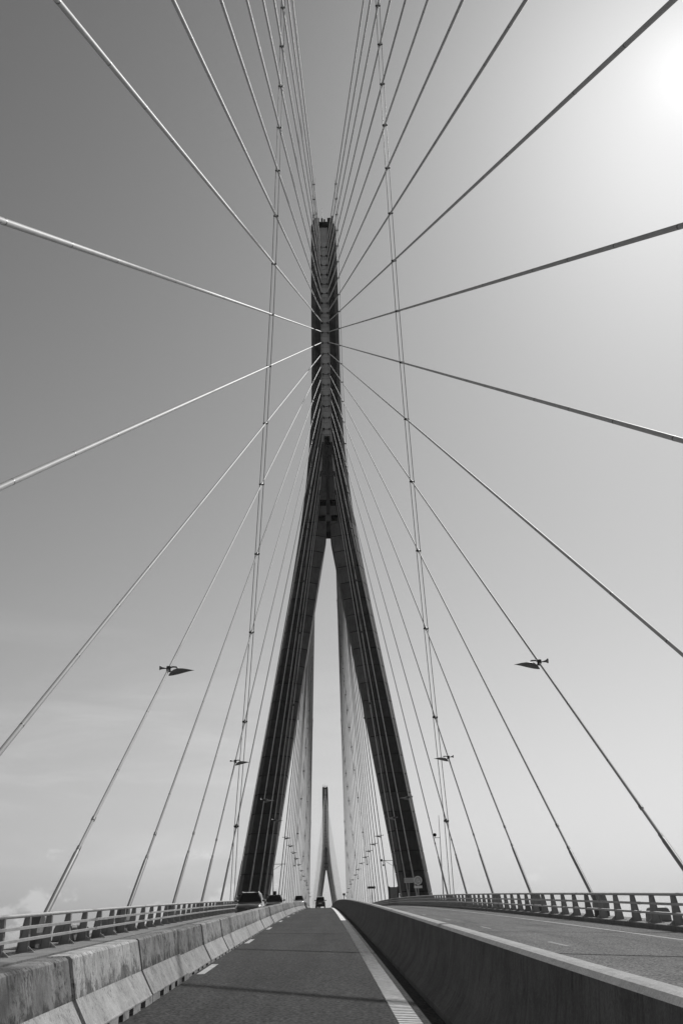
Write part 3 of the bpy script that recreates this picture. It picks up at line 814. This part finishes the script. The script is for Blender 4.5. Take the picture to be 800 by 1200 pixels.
# ------------------------------------------------------------------ vehicles
def car(label, x, y, heading, paint_m, Lc=4.65, wd=1.86, ht=1.70, kind='suv', rear=False, yaw=0.0):
    c = thing('parked_car' if False else 'car', label, 'car', (x, y, dz(y) + 0.004))
    c.rotation_mode = 'XYZ'
    c.rotation_euler = (math.atan(slope(y)) * (1 if heading > 0 else -1), 0, yaw if heading > 0 else math.pi + yaw)
    # local frame: +y is the front of the car
    hw = wd / 2; belt = 0.60 * ht; gc = 0.20
    st = [(-Lc / 2, 0.80, gc + 0.22, belt - 0.14), (-Lc / 2 + 0.10, 0.95, gc + 0.05, belt - 0.02), (-Lc / 2 + 0.6, 1.0, gc, belt + 0.02), (-0.6, 1.0, gc, belt), (0.55, 1.0, gc, belt - 0.02), (Lc / 2 - 1.35, 1.0, gc, belt - 0.03),
          (Lc / 2 - 0.55, 0.98, gc, belt - 0.12), (Lc / 2 - 0.16, 0.93, gc + 0.03, belt - 0.22), (Lc / 2, 0.80, gc + 0.14, belt - 0.36)]
    mb = MB(); rings = []
    for yy, w, zb, zt in st:
        w *= hw; hgt = zt - zb
        half = [(0, zb), (w * 0.86, zb), (w * 0.97, zb + hgt * 0.18), (w, zb + hgt * 0.5), (w * 0.985, zb + hgt * 0.78), (w * 0.93, zb + hgt * 0.93), (w * 0.78, zt + 0.0), (0, zt + 0.035)]
        rings.append([(a, yy, b) for a, b in half] + [(-a, yy, b) for a, b in reversed(half[1:-1])])
    mb.loft(rings, smooth=True); body = mb.build('body', paint_m, c)
    # greenhouse
    rl = ht
    gs = [(-Lc / 2 + 0.22, 0.86, belt, 0.02), (-Lc / 2 + 0.62, 0.80, rl - 0.10, 0.1), (-Lc / 2 + 1.1, 0.775, rl - 0.02, 0.1), (-0.35, 0.77, rl, 0.1), (0.25, 0.75, rl - 0.05, 0.1), (Lc / 2 - 1.42, 0.84, belt - 0.02, 0.02)]
    mb = MB(); rings = []
    for yy, w, zt, _ in gs:
        wb = 0.90 * hw; wt = w * hw
        zb = belt - 0.04
        t = max(0.0, (zt - zb) / (rl - zb)); wt = wb + (0.72 * hw - wb) * t
        rings.append([(-wb, yy, zb), (wb, yy, zb), (wt, yy, max(zt - 0.07, zb + 0.01)), (wt * 0.86, yy, zt + 0.012), (-wt * 0.86, yy, zt + 0.012), (-wt, yy, max(zt - 0.07, zb + 0.01))])
    mb.loft(rings, smooth=False); cab = mb.build('cabin', paint_m, c)
    def pane(p, name, off):
        mb = MB(); q = [Vector(a) for a in p]; n = (q[1] - q[0]).cross(q[2] - q[0]).normalized()
        if n.dot(Vector(off)) < 0: n = -n
        mb.loft([[a + n * 0.004 for a in q], [a + n * 0.016 for a in q]]); mb.build(name, M_GLASS, cab)
    yf0, yf1 = 0.25, Lc / 2 - 1.42
    def up_(y0, z0, y1, z1, t): return y0 + (y1 - y0) * t, z0 + (z1 - z0) * t
    ya, za = up_(yf1, belt - 0.02, yf0, rl - 0.05, 0.10); yb_, zb_ = up_(yf1, belt - 0.02, yf0, rl - 0.05, 0.93)
    pane([(-0.80 * hw, ya, za + 0.012), (0.80 * hw, ya, za + 0.012), (0.60 * hw, yb_, zb_ + 0.012), (-0.60 * hw, yb_, zb_ + 0.012)], 'windscreen', (0, 1, 1))
    yr0, yr1 = -Lc / 2 + 0.62, -Lc / 2 + 0.22
    ya, za = up_(yr1, belt, yr0, rl - 0.10, 0.12); yb_, zb_ = up_(yr1, belt, yr0, rl - 0.10, 0.88)
    pane([(-0.78 * hw, ya, za + 0.012), (0.78 * hw, ya, za + 0.012), (0.62 * hw, yb_, zb_ + 0.012), (-0.62 * hw, yb_, zb_ + 0.012)], 'rear_window', (0, -1, 1))
    for s in (-1, 1):
        for (a0, a1, b0, b1) in ((-0.30, 0.95, -0.30, 0.30), (-1.35, -0.38, -1.3, -0.38)):
            pane([(s * 0.885 * hw, a0, belt + 0.03), (s * 0.885 * hw, a1, belt + 0.03), (s * 0.745 * hw, b1, rl - 0.14), (s * 0.745 * hw, b0, rl - 0.14)], 'side_window', (s, 0, 0.2))
        mb = MB(); mb.tube([(s * 0.62 * hw, -1.2, rl - 0.01), (s * 0.64 * hw, -1.05, rl + 0.035), (s * 0.64 * hw, 0.0, rl + 0.035), (s * 0.62 * hw, 0.15, rl - 0.03)], 0.018, 6); mb.build('roof_rail', M_CHROME, c)
        m = MB(); m.loft([[(s * (hw * 0.92), 0.72, belt + 0.05), (s * (hw + 0.20), 0.70, belt + 0.04), (s * (hw + 0.20), 0.70, belt + 0.20), (s * (hw * 0.95), 0.72, belt + 0.18)],
                          [(s * (hw * 0.92), 0.84, belt + 0.06), (s * (hw + 0.14), 0.90, belt + 0.06), (s * (hw + 0.14), 0.90, belt + 0.17), (s * (hw * 0.95), 0.84, belt + 0.16)]]); m.build('wing_mirror', paint_m, c)
        yl = Lc / 2 - 0.155
        m = MB(); m.loft([[(s * hw * 0.50, yl + 0.06, belt - 0.42), (s * hw * 0.86, yl - 0.04, belt - 0.40), (s * hw * 0.90, yl - 0.10, belt - 0.26), (s * hw * 0.52, yl + 0.02, belt - 0.30)],
                          [(s * hw * 0.50, yl + 0.13, belt - 0.42), (s * hw * 0.86, yl + 0.05, belt - 0.40), (s * hw * 0.90, yl - 0.03, belt - 0.26), (s * hw * 0.52, yl + 0.09, belt - 0.30)]]); m.build('headlight', M_LIGHT, c)
        m = MB(); m.box(s * hw * 0.66, s * hw * 0.93, -Lc / 2 + 0.015, -Lc / 2 + 0.12, belt - 0.36, belt - 0.14); m.build('tail_light', M_SIGND, c)
        # twin grille halves
        m = MB(); m.loft([[(s * 0.03, Lc / 2 - 0.06, belt - 0.62), (s * 0.36, Lc / 2 - 0.10, belt - 0.60), (s * 0.40, Lc / 2 - 0.14, belt - 0.38), (s * 0.05, Lc / 2 - 0.08, belt - 0.34)],
                          [(s * 0.03, Lc / 2 + 0.03, belt - 0.62), (s * 0.36, Lc / 2 + 0.0, belt - 0.60), (s * 0.40, Lc / 2 - 0.04, belt - 0.38), (s * 0.05, Lc / 2 + 0.0, belt - 0.34)]]); gr = m.build('grille', M_RUBBER, c)
        m = MB(); pts = [(s * 0.03, Lc / 2 + 0.035, belt - 0.62), (s * 0.36, Lc / 2 + 0.005, belt - 0.60), (s * 0.40, Lc / 2 - 0.035, belt - 0.38), (s * 0.05, Lc / 2 + 0.005, belt - 0.34), (s * 0.03, Lc / 2 + 0.035, belt - 0.62)]
        m.tube(pts, 0.014, 6); m.build('grille_frame', M_CHROME, gr)
        for yy in (-Lc / 2 + 0.88, Lc / 2 - 0.92):
            m = MB(); r = 0.36; ring = lambda xx, rr_: [(xx, yy + rr_ * math.cos(2 * math.pi * j / 20), r + rr_ * math.sin(2 * math.pi * j / 20)) for j in range(20)]
            m.loft([ring(s * (hw - 0.22), r * 0.96), ring(s * (hw - 0.19), r), ring(s * (hw - 0.03), r), ring(s * (hw + 0.006), r * 0.93)]); wl_ = m.build('wheel', M_RUBBER, c)
            m = MB(); m.loft([ring(s * (hw + 0.002), r * 0.68), ring(s * (hw + 0.014), r * 0.62)]); m.build('rim', M_CHROME, wl_)
    m = MB(); m.box(-0.26, 0.26, Lc / 2 - 0.02, Lc / 2 + 0.035, belt - 0.80, belt - 0.69); m.build('number_plate', M_SIGN, c)
    m = MB(); m.box(-0.26, 0.26, -Lc / 2 - 0.02, -Lc / 2 + 0.03, belt - 0.42, belt - 0.30); m.build('number_plate', M_SIGN, c)
    m = MB(); m.box(-hw * 0.85, hw * 0.85, Lc / 2 - 0.2, Lc / 2 + 0.012, gc + 0.06, gc + 0.17); m.build('bumper', M_RUBBER, c)
    return c
car('dark oncoming car with twin grille behind the barrier blocks, nearest of the oncoming cars', -7.1, 76, -1, M_CARD, ht=1.72, wd=1.90)
car('dark oncoming car with bright headlights, right behind the nearest oncoming one', -7.0, 111, -1, M_CARB, ht=1.62)
car('small white oncoming car far off, close to the crest', -6.35, 188, -1, M_CARW, ht=2.15, wd=1.8)
car('dark car driving away ahead in our lane, seen from behind at the crest', -2.55, 190, 1, M_CARB, ht=1.9, wd=1.76)

# ------------------------------------------------------------------ thin air haze over the estuary
m = bpy.data.materials.new('haze'); m.use_nodes = True; t = m.node_tree; t.nodes.clear()
o_ = t.nodes.new('ShaderNodeOutputMaterial'); v_ = t.nodes.new('ShaderNodeVolumePrincipled')
v_.inputs['Color'].default_value = g(0.9); v_.inputs['Density'].default_value = 0.00004; v_.inputs['Anisotropy'].default_value = 0.3
t.links.new(v_.outputs[0], o_.inputs['Volume'])
mb = MB(); mb.box(-40500, 40500, -40500, 40500, -51.5, ZD + 165)
tag(mb.build('haze', m), kind='stuff')
